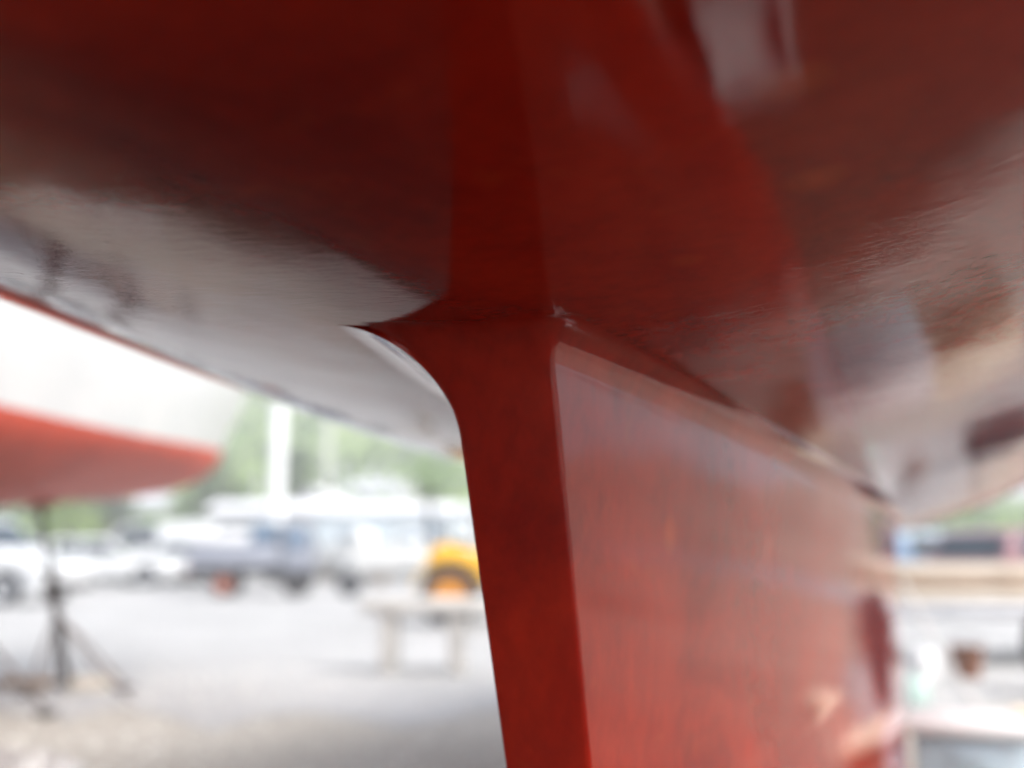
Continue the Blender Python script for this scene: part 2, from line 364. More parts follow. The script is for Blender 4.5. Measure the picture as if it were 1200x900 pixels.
hz = bpy.data.materials.new('haze_air'); hz.use_nodes = True; nt = hz.node_tree
for n in list(nt.nodes):
    if n.type == 'BSDF_PRINCIPLED': nt.nodes.remove(n)
pv = nt.nodes.new('ShaderNodeVolumePrincipled'); pv.inputs['Color'].default_value = (.93, .95, .97, 1); pv.inputs['Density'].default_value = HAZE
nt.links.new(pv.outputs[0], nt.nodes['Material Output'].inputs['Volume'])
mb = MB(); mb.box((0, 0, 26.5), (3400, 3400, 55))
tag(mb.build('haze', hz, smooth=0), kind='stuff')

# ------------------------------------------------------------------ boats
class Hull:
    """lofted hull: tables over y for half beam, keel line, rise of floor, paint line and sheer"""
    def __init__(s, beam, keel, dead, wl, sheer, full=0.97): s.beam, s.keel, s.dead, s.wl, s.sheer, s.full = beam, keel, dead, wl, sheer, full
    def ctrl(s, y):
        B = lerp_tab(s.beam, y); zk = lerp_tab(s.keel, y); d = lerp_tab(s.dead, y); zw = lerp_tab(s.wl, y)
        return ((0, zk), (.5 * B, zk + .5 * B * d), (s.full * B, zk + .93 * B * d + .052), (B, zw))
    def at(s, y, q):
        P = s.ctrl(y); a = (1 - q) ** 3; b = 3 * q * (1 - q) ** 2; c = 3 * q * q * (1 - q); e = q ** 3
        return (a * P[0][0] + b * P[1][0] + c * P[2][0] + e * P[3][0], a * P[0][1] + b * P[1][1] + c * P[2][1] + e * P[3][1])
    def z(s, u, y):
        u = abs(u); lo, hi = 0.0, 1.0
        for _ in range(30):
            m = (lo + hi) / 2
            if s.at(y, m)[0] < u: lo = m
            else: hi = m
        return s.at(y, lo)[1]
    def bottom(s, y0, y1, ny=90, nq=36):
        mb = MB(); rows = []
        for i in range(ny + 1):
            y = y0 + (y1 - y0) * i / ny
            r = [s.at(y, k / nq) for k in range(nq + 1)]
            rows.append([(-u, y, z) for u, z in r[::-1]] + [(u, y, z) for u, z in r[1:]])
        mb.grid(rows); n = len(rows[0]); mb.f.append(tuple(range(ny * n, ny * n + n)))
        return mb
    def topsides(s, y0, y1, ny=60, flare=1.05, rake=0.0):
        mb = MB(); rows = []
        for i in range(ny + 1):
            y = y0 + (y1 - y0) * i / ny; B = lerp_tab(s.beam, y); zw = lerp_tab(s.wl, y); zs = lerp_tab(s.sheer, y)
            side = []
            for k in range(7):
                t = k / 6; yy = y + rake * (zs - zw) * t * max(0, (i / ny - .8) / .2)
                side.append((B * (1 + (flare - 1) * math.sin(t * 1.57)) + .0, yy, zw + (zs - zw) * t))
            rows.append([(-u, a, z) for u, a, z in side[::-1]] + [(u, a, z) for u, a, z in side])
        for r in rows: pass
        h = len(rows[0]) // 2
        mb.grid([r[:h] for r in rows]); mb.grid([r[h:] for r in rows])
        last = rows[-1]; mb.add(last, [tuple(range(len(last)))])
        deck = MB(); deck.grid([[(x, y, z - .03) for x, y, z in (r[0], ((r[0][0] + r[-1][0]) / 2, r[0][1], r[0][2] + .06), r[-1])] for r in rows])
        return mb, deck

# --- the boat overhead (bow behind the camera, stern far away)
X0 = -0.452
H = Hull(beam=[(-3.3, .02), (-2.4, .45), (-1, .86), (0, 1.06), (1.3, 1.25), (2.6, 1.36), (4, 1.40), (6, 1.28), (8.6, .95)],
         keel=[(-3.3, 2.35), (-2.4, 1.78), (-1, 1.53), (0, 1.42), (1.3, 1.345), (2.6, 1.247), (4, 1.155), (5.5, 1.115), (7, 1.17), (8.6, 1.42)],
         dead=[(-3.3, .5), (-2.4, .40), (-1, .20), (0, .085), (1.3, .070), (2.6, .105), (4, .18), (8.6, .12)],
         wl=[(-3.3, 2.5), (-1, 2.10), (1.3, 1.98), (4, 1.90), (8.6, 1.92)],
         sheer=[(-3.3, 3.5), (1.3, 2.6), (5, 2.42), (8.6, 2.5)])
HEEL = -.018                         # the boat leans a little on its supports
boat = thing('sailing_boat', 'glossy dark red boat bottom and keel close overhead', 'boat', (X0 - 1.35 * math.sin(HEEL), 0, 1.35 - 1.35 * math.cos(HEEL)))
boat.rotation_euler = (0, HEEL, 0)
H.bottom(-3.3, 8.6, 150, 44).build('hull', M['paint'], boat, smooth=60)
ts, dk = H.topsides(-3.3, 8.6)
ts.build('topsides', M['gel'], boat, smooth=50); dk.build('deck', M['deck'], boat, smooth=60)
def keel_mesh():
    mb = MB(); YK, ZT, ZB = 1.195, 1.35, 0.34
    def outline(z):
        dz = ZT - z
        y0 = YK + .30 * dz; y1 = 6.3 - .25 * dz
        hf = .066 - .019 * dz; Hm = lerp_tab([(0, .385), (.3, .372), (.6, .365), (1.02, .365)], dz); r = .007
        e = max(0, .76 - z); e = e * e / (e + .06) / .36          # the foot of the keel swells outwards
        pts = []
        nf = 12; side = []
        for i in range(40):
            t = (0, .0006, .0014)[i] if i < 3 else .0014 + .9986 * ((i - 2) / 37) ** 1.6
            y = y0 + r + (y1 - y0 - r) * t
            if t < .6: h = hf + (Hm - hf) * (1 - (1 - t / .6) ** 1.75)
            else: h = .02 + (Hm - .02) * max(0.0, math.cos((t - .6) / .4 * 1.5707)) ** .9
            h += e * .075 * min(1, t / .12) * (1 - min(1, max(0, (t - .2) / .36)) ** 1.5)
            side.append((h, y))
        for k in range(nf + 1):                         # front face from left to right
            pts.append((-hf + r + (2 * hf - 2 * r) * k / nf, y0 - .004 * math.sin(math.pi * k / nf), 'f'))
        pts.append((hf - r * .3, y0 + r * .3, 'c'))
        for h, y in side: pts.append((h, y, 'r'))
        for h, y in side[::-1]: pts.append((-h, y, 'l'))
        pts.append((-hf + r * .3, y0 + r * .3, 'cl'))
        return pts
    def normals(p):
        n = len(p); out = []
        for i in range(n):
            a = p[i - 1]; b = p[(i + 1) % n]; d = Vector((b[0] - a[0], b[1] - a[1])).normalized()
            out.append(Vector((d.y, -d.x)))
        return out
    rows = []
    zs = [ZB + (ZT - .20 - ZB) * (i / 34) for i in range(35)]
    p = outline(ZB + .03); n_ = normals(p)
    rows.append([(x - n.x * .05, y - n.y * .05, ZB) for (x, y, _), n in zip(p, n_)])
    rows.append([(x - n.x * .015, y - n.y * .015, ZB + .012) for (x, y, _), n in zip(p, n_)])
    for z in zs[1:]: rows.append([(x, y, z) for x, y, _ in outline(z)])
    top = outline(ZT - .03); nt = normals(top); disp = []; rv = []
    for i, (x, y, c) in enumerate(top):                 # how far each point of the outline flares out, and over what height
        if c == 'f':
            u = max(0, min(1, (.045 - x) / .100)); u = u * u; disp.append(Vector((-.085 * u, -.055))); rv.append(.062 + .060 * u)
        elif c == 'cl': disp.append(Vector((-.104, -.030))); rv.append(.122)
        elif c == 'l': q = 1 - max(0, min(1, (y - 1.2) / .05)); disp.append(nt[i] * .125 + Vector((0, -.012 * q))); rv.append(.123)
        else: disp.append(nt[i] * .040); rv.append(.046)
    for a in range(0, 25):
        ang = R(90) * a / 24; row = []
        for i, (x, y, c) in enumerate(top):
            r = rv[i]; d = disp[i] * (1 - math.cos(ang))
            zt = H.z(x + d.x, y + d.y) + .0008
            zz = zt - r * (1 - math.sin(ang))
            bx, by, _ = outline(min(zz, ZT + .02))[i]
            row.append((bx + d.x, by + d.y, zz))
        rows.append(row)
    mb.grid(rows, close=True)
    n = len(rows[0]); mb.f.append(tuple(range(n))[::-1])
    return mb
keel_mesh().build('keel', M['paint'], boat, smooth=55)
for y in (2.2, 3.6, 5.0):
    mb = MB(); mb.box((0, 0, .167), (.5, .24, .334), bevel=.008)
    o = mb.build('keel_block', M['wood']); o.location = (X0, y, 0)
    tag(o, 'timber block under the keel of the red boat', 'block', 'timber blocks under the red keel')

# --- the neighbouring boat on the left, its stern towards the far end
H2 = Hull(beam=[(-7.5, .03), (-6, .7), (-4, 1.25), (-2, 1.35), (0, 1.15), (1.0, .95)],
          keel=[(-7.5, 1.9), (-6, 1.45), (-4, 1.20), (-2, 1.27), (-1, 1.38), (0, 1.47), (1.0, 1.55)],
          dead=[(-7.5, .6), (-4, .25), (0, .12), (1.0, .06)],
          wl=[(-7.5, 1.98), (-2, 1.86), (1.0, 1.95)],
          sheer=[(-7.5, 3.6), (-3, 3.2), (1.0, 3.15)], full=.95)
nb_pos = place(236, 9.6); nb_rot = YAW - R(9.5)
nb = thing('sailing_boat', 'white boat with a red bottom standing to the left of the dark red keel', 'boat', nb_pos, nb_rot)
nb.location = nb_pos + Matrix.Rotation(nb_rot, 3, 'Z') @ Vector((-.80, -1.0, 0))
H2.bottom(-7.5, 1.0, 80, 30).build('hull', M['redflat'], nb, smooth=60)
ts, dk = H2.topsides(-7.5, 1.0, flare=1.10, rake=.66)
ts.build('topsides', M['gel'], nb, smooth=50); dk.build('deck', M['deck'], nb, smooth=60)
mb = MB(); mb.prism([(-.02, 1.15), (.55, 1.25), (.42, .12), (-.45, .12), (-1.5, .12), (-1.9, 1.25)], -.07, .07)
o = mb.build('keel', M['redflat'], nb, bevel=.03); o.location = (0, -3.4, 0); o.rotation_euler = (0, 0, R(90))
mb = MB(); mb.box((0, 1.03, 2.10), (.10, .09, .34), bevel=.02); mb.build('rudder_fitting', M['redflat'], nb)

def boat_stand(name, label, foot, top, group):
    """steel prop with a pad on top, a screw, tripod feet, wooden pads and a chain"""
    f = Vector(foot); t = Vector(top) - f
    r = thing(name, label, 'boat stand', f, 0, group)
    up = t.normalized()
    MB().tube([t * .05, t * .62], .036, 14).build('pole', M['black'], r)
    MB().tube([t * .60, t * .965], .026, 12).build('screw', M['black'], r)
    MB().lathe([(.028, 0), (.05, .004), (.05, .05), (.028, .054)], 16, Matrix.Translation(t * .62) @ up.to_track_quat('Z', 'Y').to_matrix().to_4x4()).tube([t * .64 - Vector((.13, 0, 0)), t * .64 + Vector((.13, 0, 0))], .011, 8).build('screw_handle', M['black'], r)
    MB().box(t * .985, (.20, .16, .045), up.to_track_quat('Z', 'Y').to_matrix().to_4x4(), bevel=.008).build('hull_pad', M['wood'], r)
    for k in range(3):
        a = 2 * math.pi * k / 3 + .5
        e = Vector((math.cos(a) * .42, math.sin(a) * .42, .05))
        l = MB().tube([t * .42, e], .013, 10).build('leg', M['steel'], r)
        MB().box(e - Vector((0, 0, .03)), (.12, .12, .04), bevel=.006).build('foot_plate', M['black'], l)
    return r
def loc2(px, d, z): return place(px, d, z)
boat_stand('boat_stand', 'dark steel stand propping up the red bottom of the white boat', loc2(90, 9.0, 0), loc2(44, 8.75, 1.46), 'stands under the white boat')
boat_stand('boat_stand', 'dark steel stand cut off by the left edge of the photo', loc2(-12, 7.6, 0), loc2(-30, 7.4, 1.40), 'stands under the white boat')
mb = MB(); mb.tube([loc2(55, 8.85, .80), loc2(90, 8.7, .46), loc2(128, 8.5, .17), loc2(166, 8.3, .012)], .012, 8)
tag(mb.build('chain', M['steel']), 'thin chain sloping down to the gravel beside the boat stand', 'chain')
mb = MB(); mb.box((0, 0, .045), (.34, .22, .09), bevel=.01)
o = mb.build('timber_block', M['palewood']); o.location = loc2(112, 9.15, 0); o.rotation_euler = (0, 0, .5)
tag(o, 'pale timber block lying to the right of the boat stand feet', 'block')
mb = MB(); mb.box((0, 0, .04), (.42, .20, .08), bevel=.01)
o = mb.build('timber_block', M['wood']); o.location = loc2(38, 9.25, 0); o.rotation_euler = (0, 0, .25)
tag(o, 'brown timber block lying to the left of the boat stand feet', 'block')

# ------------------------------------------------------------------ vehicles
def wheel(parent, x, y, r, wid, rimmat, side, q=.62):
    Mx = Matrix.Translation((x, y, r)) @ Matrix.Rotation(R(90), 4, 'X')
    h = wid / 2
    w_ = MB().lathe([(r * q, -h), (r * .90, -h), (r * .985, -h * .75), (r, -h * .3), (r, h * .3), (r * .985, h * .75), (r * .90, h), (r * q, h), (r * q, -h)], 28, Mx, cap=False).build('wheel', M['rubber'], parent)
    hh = h * .98
    rim = MB().lathe([(r * .10, -hh - .004), (r * .16, -hh * .7), (r * q * .86, -hh * .75), (r * (q - .015), -hh - .006), (r * (q - .015), hh + .006), (r * q * .86, hh * .75), (r * .16, hh * .7), (r * .10, hh + .004)], 24, Mx).build('rim', rimmat, w_)
    return w_
def car(label, paint, L=4.2, W=1.74, Hh=1.48, kind='hatch', group='cars parked in the yard', cat='car', name='parked_car', glass='glass'):
    r = thing(name, label, cat, group=group)
    a = L / 2; wr = .32 if Hh < 1.7 else .35
    fx, bx = a - .85, -a + .75
    def arch(cx):
        return [(cx + wr * 1.18 * math.cos(t), .34 + wr * 1.18 * math.sin(t) - .02) for t in [R(q) for q in range(0, 181, 20)]]
    belt = Hh * .60
    low = [(a - .02, .26)] + arch(fx) + arch(bx) + [(-a + .03, .28), (-a, .55), (-a + .02, belt - .02), (-a + .12, belt)]
    if kind == 'hatch': low += [(a - 1.25, belt), (a - .25, belt - .14), (a - .04, belt - .28)]
    else: low += [(a - .75, belt), (a - .12, belt - .16), (a - .02, belt - .34)]
    MB().prism(low, -W / 2, W / 2, lambda z: 1 - .05 * max(0, z - .5)).build('body', M[paint], r, smooth=40, bevel=.03)
    if kind == 'hatch': g = [(-a + .14, belt - .01), (a - 1.2, belt - .01), (a - 1.95, Hh - .03), (a - 2.2, Hh), (-a + .75, Hh - .02), (-a + .5, Hh - .08)]
    else: g = [(-a + .06, belt - .01), (a - .72, belt - .01), (a - 1.35, Hh - .05), (a - 1.6, Hh), (-a + .2, Hh), (-a + .1, Hh - .06)]
    tp = lambda z: 1 - .15 * max(0, z - belt) / (Hh - belt) - .03
    MB().prism(g, -W / 2, W / 2, tp).build('cabin', M[paint], r, smooth=40, bevel=.03)
    yo = lambda z: W / 2 * tp(z) + .004
    z0, z1 = belt + .05, Hh - .11
    xf0, xf1 = (a - 1.42, a - 1.98) if kind == 'hatch' else (a - .95, a - 1.38)
    xb = -a + (.62 if kind == 'hatch' else .35)
    cuts = [xb, (xb + xf1) / 2, xf1]
    for s in (-1, 1):
        for k in range(2):
            x0, x1 = cuts[k] + .04, cuts[k + 1] - .04
            xt = x1; xl = x1 + (xf0 - xf1 if k == 1 else 0)
            if kind == 'van' and k == 0: continue
            MB().add([(x0, s * yo(z0), z0), (xl, s * yo(z0), z0), (xt, s * yo(z1), z1), (x0, s * yo(z1), z1)], [(0, 1, 2, 3)]).build('window', M[glass], r, smooth=0)
    # windscreen and rear window lie on the slopes of the cabin
    def slope(name, p0, p1, out):
        (x0, za), (x1, zb) = p0, p1
        d = Vector((x1 - x0, 0, zb - za)); nrm = Vector((d.z, 0, -d.x)).normalized() * .005 * out
        q0 = Vector((x0, 0, za)) + d * .12 + nrm; q1 = Vector((x0, 0, za)) + d * .90 + nrm
        w0, w1 = W / 2 * tp(q0.z) - .09, W / 2 * tp(q1.z) - .09
        MB().add([(q0.x, -w0, q0.z), (q0.x, w0, q0.z), (q1.x, w1, q1.z), (q1.x, -w1, q1.z)], [(0, 1, 2, 3)]).build(name, M[glass], r, smooth=0)
    if kind == 'hatch':
        slope('windscreen', (a - 1.2, belt), (a - 1.95, Hh - .03), 1); slope('rear_window', (-a + .14, belt), (-a + .5, Hh - .08), -1)
    else:
        slope('windscreen', (a - .72, belt), (a - 1.35, Hh - .05), 1); slope('rear_window', (-a + .06, belt), (-a + .1, Hh - .06), -1)
    for s in (-1, 1):
        for x in (fx, bx): wheel(r, x, s * (W / 2 - .11), wr, .20, M['alloy'], s)
        MB().box((a - .10, s * (W / 2 - .25), belt - .29), (.12, .34, .13), bevel=.03).build('headlight', M['lamp'], r)
        MB().box((-a + .05, s * (W / 2 - .14), belt - .12), (.10, .16, .22), bevel=.03).build('tail_light', M['redlamp'], r)
        MB().box((xf0 - .05, s * (W / 2 + .07), belt + .06), (.10, .16, .12), bevel=.03).build('wing_mirror', M['black'], r)
    MB().box((a - .06, 0, .38), (.16, W * .93, .18), bevel=.04).build('bumper', M['black'], r)
    MB().box((-a + .06, 0, .40), (.16, W * .93, .18), bevel=.04).build('bumper', M['black'], r)
    return r
def park(o, px, d, rot):
    o.location = place(px, d, 0); o.rotation_euler = (0, 0, VIEWROT + R(rot)); return o
hatch = car('white hatchback parked side on in the row below the green hill', 'carwhite')
park(hatch, 128, 35, 8)
van = car('tall white van parked behind the white hatchbacks', 'carwhite', 4.9, 1.85, 2.05, 'van', cat='van', name='parked_van', group='white vans in the yard')
park(van, 186, 41, 172)
def dup_car(o, px, d, rot, label):
    c = copy_tree(o); park(c, px, d, rot); c['label'] = label; return c
dup_car(hatch, 206, 36, 186, 'white hatchback parked just left of the grey truck')
dup_car(hatch, 92, 40, 20, 'white hatchback at the left end of the row, partly behind the chain stand')
dup_car(hatch, 168, 47, -10, 'white hatchback farthest back, seen over the other white cars')
dup_car(van, 274, 38, 4, 'tall white van parked directly behind the grey truck')
suv = car('large white car at the left edge of the photo below the red boat bottom', 'carwhite', 4.5, 1.85, 1.78, 'hatch', group='cars parked in the yard')
park(suv, -28, 24, -12)
park(car('blue car parked behind the timber trailer on the right', 'carblue', 4.3, 1.76, 1.50, group='cars right of the keel'), 1120, 24, 10)
park(car('wine red car parked behind the trailer, at the right edge', 'carmauve', 4.3, 1.76, 1.50, group='cars right of the keel'), 1212, 21, 30)

# grey flatbed truck
tr = thing('flatbed_truck', 'grey flatbed truck with orange wheels parked in front of the white shed', 'truck', place(296, 27.5), VIEWROT + R(6))
MB().box((0, 0, .60), (2.9, .75, .16), bevel=.02).build('chassis', M['black'], tr)
MB().box((-.35, 0, .98), (2.15, 1.6, .56), bevel=.02).build('cargo_bed', M['bedgrey'], tr)
MB().box((-.75, 0, 1.40), (1.25, 1.35, .28), bevel=.06).build('white_cover', M['whitelid'], tr)
c_ = MB().prism([(.78, .62), (1.50, .62), (1.52, 1.1), (1.38, 1.70), (.84, 1.74), (.78, 1.70)], -.78, .78, lambda z: 1 - .04 * max(0, z - 1)).build('cab', M['bedgrey'], tr, bevel=.03)
for s in (-1, 1): MB().box((1.11, s * .765, 1.38), (.46, .012, .40), bevel=.004).build('window', M['blueglass'], c_)
MB().box((.35, -.3, 1.50), (.72, .03, .46), bevel=.01).build('rear_panel', M['blueglass'], tr)
MB().box((1.49, 0, 1.36), (.02, 1.30, .44), Matrix.Rotation(R(-13), 4, 'Y'), bevel=.004).build('windscreen', M['glass'], c_)
MB().tube([(.70, -.75, .6), (.70, -.75, 1.62), (.70, .75, 1.62), (.70, .75, .6)], .04, 8).build('headboard_post', M['black'], tr)
MB().box((.95, 0, .50), (1.25, 1.3, .22), bevel=.03).build('underguard', M['black'], tr)
for s in (-1, 1):
    wheel(tr, -.55, s * .66, .31, .22, M['orange'], s, .66); wheel(tr, 1.12, s * .66, .31, .22, M['black'], s)
    MB().box((-1.44, s * .6, .62), (.06, .22, .12), bevel=.01).build('tail_light', M['redlamp'], tr)

# yellow wheel loader, mostly behind the keel
td = place(528, 17.2); tt = thing('tractor', 'yellow tractor with amber wheels seen just left of the keel', 'tractor', td, VIEWROT + R(4))
MB().prism([(-.35, .55), (1.75, .55), (1.75, 1.22), (1.55, 1.30), (.55, 1.30), (.42, 1.05), (-.10, 1.22), (-.35, 1.10)], -.36, .36).build('body', M['yellow'], tt, bevel=.04)
fd = MB(); rows = []
for k in range(9):
    t = R(20 + 150 * k / 8); rows.append([(.57 * math.cos(t), y, .46 + .57 * math.sin(t)) for y in (-.78, -.44)] + [(.54 * math.cos(t), y, .46 + .54 * math.sin(t)) for y in (-.44, -.78)])
fd.grid(rows, close=True); fd.build('mudguard', M['yellow'], tt)
for s in (-1, 1):
    wheel(tt, 0, s * .60, .46, .30, M['amber'], s, .60); wheel(tt, 1.45, s * .55, .36, .26, M['amber'], s)
MB().box((.18, 0, 1.20), (.42, .44, .10), bevel=.03).box((-.02, 0, 1.42), (.08, .44, .40), bevel=.03).build('seat', M['black'], tt)
MB().tube([(.60, 0, 1.28), (.50, 0, 1.52)], .02, 8).lathe([(.17, 0), (.20, .012), (.20, .022), (.17, .03)], 20, Matrix.Translation((.49, 0, 1.53)) @ Matrix.Rotation(R(-22), 4, 'Y')).build('steering_wheel', M['black'], tt)
MB().tube([(1.2, -.2, 1.28), (1.2, -.2, 1.8)], .03, 8).build('exhaust_pipe', M['black'], tt)
for s in (-1, 1): MB().tube([(-.30, s * .34, 1.05), (-.34, s * .34, 1.95), (-.20, s * .34, 1.99)], .03, 8).build('roll_bar', M['black'], tt)

# concrete bench
bn = thing('concrete_bench', 'pale concrete bench with two legs standing on the yard left of the keel', 'bench', place(512, 10.4), VIEWROT - R(3))
MB().box((0, 0, .60), (1.32, .46, .13), bevel=.012).build('seat', M['concrete'], bn)
for x in (-.42, .20): MB().box((x, 0, .268), (.13, .34, .536), bevel=.01, taper=1.12).build('leg', M['concrete'], bn)

# ------------------------------------------------------------------ sheds, houses, masts
def shed(name, label, cat, px, d, L, W, Hh, rise, wallm, roofm, rot=0, group=None, wins=(), door=None):
    r = thing(name, label, cat, place(px, d), VIEWROT + R(rot), group)
    MB().prism([(-W / 2, -.3), (W / 2, -.3), (W / 2, Hh), (0, Hh + rise), (-W / 2, Hh)], -L / 2, L / 2).build('wall', M[wallm], r, smooth=0).rotation_euler = (0, 0, R(90))
    t = .10; ov = .25; k = rise / (W / 2)
    p = [(-W / 2 - ov, Hh - ov * k + .02), (0, Hh + rise + .02), (W / 2 + ov, Hh - ov * k + .02), (W / 2 + ov, Hh - ov * k + t), (0, Hh + rise + t + .02), (-W / 2 - ov, Hh - ov * k + t)]
    MB().prism(p, -L / 2 - ov, L / 2 + ov).build('roof', M[roofm], r, smooth=0).rotation_euler = (0, 0, R(90))
    for (x, z, w_, h_) in wins:
        f = MB().box((x, -W / 2 - .02, z), (w_ + .14, .10, h_ + .14), bevel=.01).build('window', M['gel'], r)
        MB().box((x, -W / 2 - .075, z), (w_, .02, h_)).build('pane', M['blueglass'], f)
    if door:
        x, w_, h_ = door
        MB().box((x, -W / 2 - .03, h_ / 2), (w_, .08, h_), bevel=.01).build('door', M['bluewall'], r)
    return r
shed('white_shed', 'low white shed with a grey roof behind the grey truck', 'shed', 322, 50, 4.8, 5, 2.75, .4, 'wall', 'paleroof', 5, wins=[(-1.2, 1.9, .9, .8), (1.0, 1.9, .9, .8)])
shed('boat_shed', 'white gabled shed right of the tall white mast', 'shed', 378, 58, 5, 2.4, 3.0, 1.1, 'wall', 'paleroof', 84, wins=[(-.2, 2.2, .8, .8)])
shed('workshop', 'pale bluish white walled workshop left of the yellow tractor', 'workshop', 462, 48, 5.6, 6, 2.6, .4, 'bluewall', 'paleroof', -4, wins=[(1.9, 1.6, 1.0, .8)], door=(-1.2, 2.4, 2.3))
shed('white_shed', 'white flat fronted shed directly behind the yellow tractor', 'shed', 545, 52, 4.2, 5, 2.75, .35, 'wall', 'paleroof', -4, wins=[(-.9, 2.0, .9, .8)])
shed('white_shed', 'long white shed at the right edge behind the parked cars', 'shed', 1640, 60, 19, 7, 2.5, .6, 'wall', 'paleroof', -6, wins=[(-6, 1.9, 1.4, 1), (-2, 1.9, 1.4, 1), (4, 1.9, 1.4, 1)])
for lab, px, d, L_, hh in (('pale house on the green hill, lower of the two right of the mast', 447, 96, 5.2, 2.6), ('pale house on the green hill, higher of the two right of the mast', 423, 110, 5.5, 2.8),
                           ('small white house at the foot of the hill below the red boat bottom', 172, 88, 4.4, 2.6)):
    h = shed('house', lab, 'house', px, d, L_, 5, hh, 1.1, 'wall', 'roof', random.uniform(-20, 20), 'houses on the hillside', wins=[(-1.2, 1.4, .8, .9), (1.2, 1.4, .8, .9)])
    h.location.z = {447: 3.2, 423: 5.0, 172: 1.8}[px]
    MB().box((0, 0, -2.2), (L_ * .99, 4.9, 4.2)).build('plinth', M['wall'], h, smooth=0)
def mast(label, px, d, h, r, m, cat='mast', group=None, spread=True):
    o = thing('yacht_mast', label, cat, place(px, d), 0, group)
    MB().tube([(0, 0, 0), (0, 0, h * .6), (0, 0, h)], [r, r, r * .75], 16).build('pole', M[m], o)
    if spread:
        for k in (.45, .7): MB().tube([(-.9 * RT[0], -.9 * RT[1], h * k - .05), (0, 0, h * k), (.9 * RT[0], .9 * RT[1], h * k - .05)], .03, 8).build('spreader', M[m], o)
    return o
mast('thick white mast rising in front of the green hill', 322, 46, 17, .28, 'mastpaint', spread=False)
mast('thin pale grey mast right of the thick white one', 381, 55, 19, .17, 'mastgrey', group='thin grey masts')
mast('short thin pale grey mast left of the thick white one', 298, 58, 5.2, .14, 'mastgrey', group='thin grey masts', spread=False)

# boats ashore in the white clutter before the sheds
def small_boat(label, px, d, L_, rot, m='gel'):
    o = thing('motor_boat', label, 'boat', place(px, d), VIEWROT + R(rot), 'small white boats ashore')
    HH = Hull(beam=[(-.5, .01), (-.3, .10), (0, .155), (.3, .16), (.5, .145)], keel=[(-.5, .22), (-.3, .10), (0, .06), (.5, .05)], dead=[(-.5, .6), (0, .3), (.5, .2)],
              wl=[(-.5, .235), (0, .17), (.5, .16)], sheer=[(-.5, .33), (0, .28), (.5, .27)])
    for t in (HH.beam, HH.keel, HH.wl, HH.sheer):
        t[:] = [(a * L_, b * L_) for a, b in t]
    HH.dead[:] = [(a * L_, b) for a, b in HH.dead]
    p = [HH.bottom(-.5 * L_, .5 * L_, 24, 12).build('hull', M['gel'], o)]
    a, b = HH.topsides(-.5 * L_, .5 * L_, 24, 1.08); p += [a.build('topsides', M[m], o), b.build('deck', M['deck'], o)]
    cb = MB().prism([(-.14 * L_, .27 * L_), (.16 * L_, .27 * L_), (.13 * L_, .41 * L_), (-.02 * L_, .42 * L_)], -.10 * L_, .10 * L_).build('cabin', M['gel'], o, bevel=.03); p.append(cb)
    for s in (-1, 1): p.append(MB().box((.05 * L_, s * .101 * L_, .35 * L_), (.14 * L_, .012, .06 * L_)).build('window', M['blueglass'], o))
    for q in p[3:]: q.rotation_euler = (0, 0, R(90))
    for y in (-.15, .25): MB().box((0, y * L_, .045 * L_), (.22 * L_, .03 * L_, .09 * L_), bevel=.01).build('cradle', M['wood'], o)
    return o
small_boat('small white motor boat ashore beside the white gabled shed', 420, 40, 4.6, 70)
small_boat('small white motor boat ashore in front of the pale blue workshop', 484, 36, 4.2, 110)
wt = MB().lathe([(.13, -.09), (.27, -.09), (.30, -.05), (.30, .05), (.27, .09), (.13, .09)], 24, Matrix.Translation((0, 0, .30)) @ Matrix.Rotation(R(90), 4, 'X')).build('tyre', M['rubber'])
wt.location = place(411, 27); wt.rotation_euler = (0, 0, VIEWROT + R(20)); tag(wt, 'small dark tyre standing on the yard right of the grey truck', 'tyre')

# trees at the foot of the hill
def tree(label, px, d, h, r, leaf):
    o = thing('tree', label, 'tree', place(px, d), 0, 'trees at the foot of the hill')
    rn = random.Random(px)
    tk = MB().tube([(0, 0, -.2), (.05, .03, h * .3), (-.05, .08, h * .55), (.1, 0, h * .85)], [.20, .15, .10, .03], 9)
    for k in range(6):
        a = rn.uniform(0, 6.28); z = h * rn.uniform(.3, .6)
        tk.tube([(0, 0, z), (math.cos(a) * r * .5, math.sin(a) * r * .5, z + h * .15), (math.cos(a) * r * .8, math.sin(a) * r * .8, z + h * .28)], [.07, .05, .015], 6)
    tk.build('trunk', M['bark'], o)
    cr = MB()
    for k in range(26):
        a = rn.uniform(0, 6.28); q = rn.uniform(0, .8) * r; z = h * rn.uniform(.42, .95); s = r * rn.uniform(.25, .42)
        leaf_quads(cr, (math.cos(a) * q, math.sin(a) * q, z), (s, s, s * .8), 70, .13, rn)
    cr.build('crown', M[leaf], o, smooth=0)
for a in (('dark green tree just right of the white boat stern', 247, 64, 6.5, 2.0, 'leafd'), ('dark green tree left of the thick white mast', 268, 68, 5.2, 1.7, 'leafa'),
          ('dark green tree right of the thick white mast', 343, 72, 8.0, 2.0, 'leafd'), ('light green tree below the red boat bottom', 78, 62, 5.0, 2.0, 'leafb'),
          ('mid green tree above the white hatchbacks', 128, 66, 5.6, 2.2, 'leafd'), ('mid green tree above the pale blue workshop', 500, 74, 7.4, 2.4, 'leafa')):
    tree(*a)

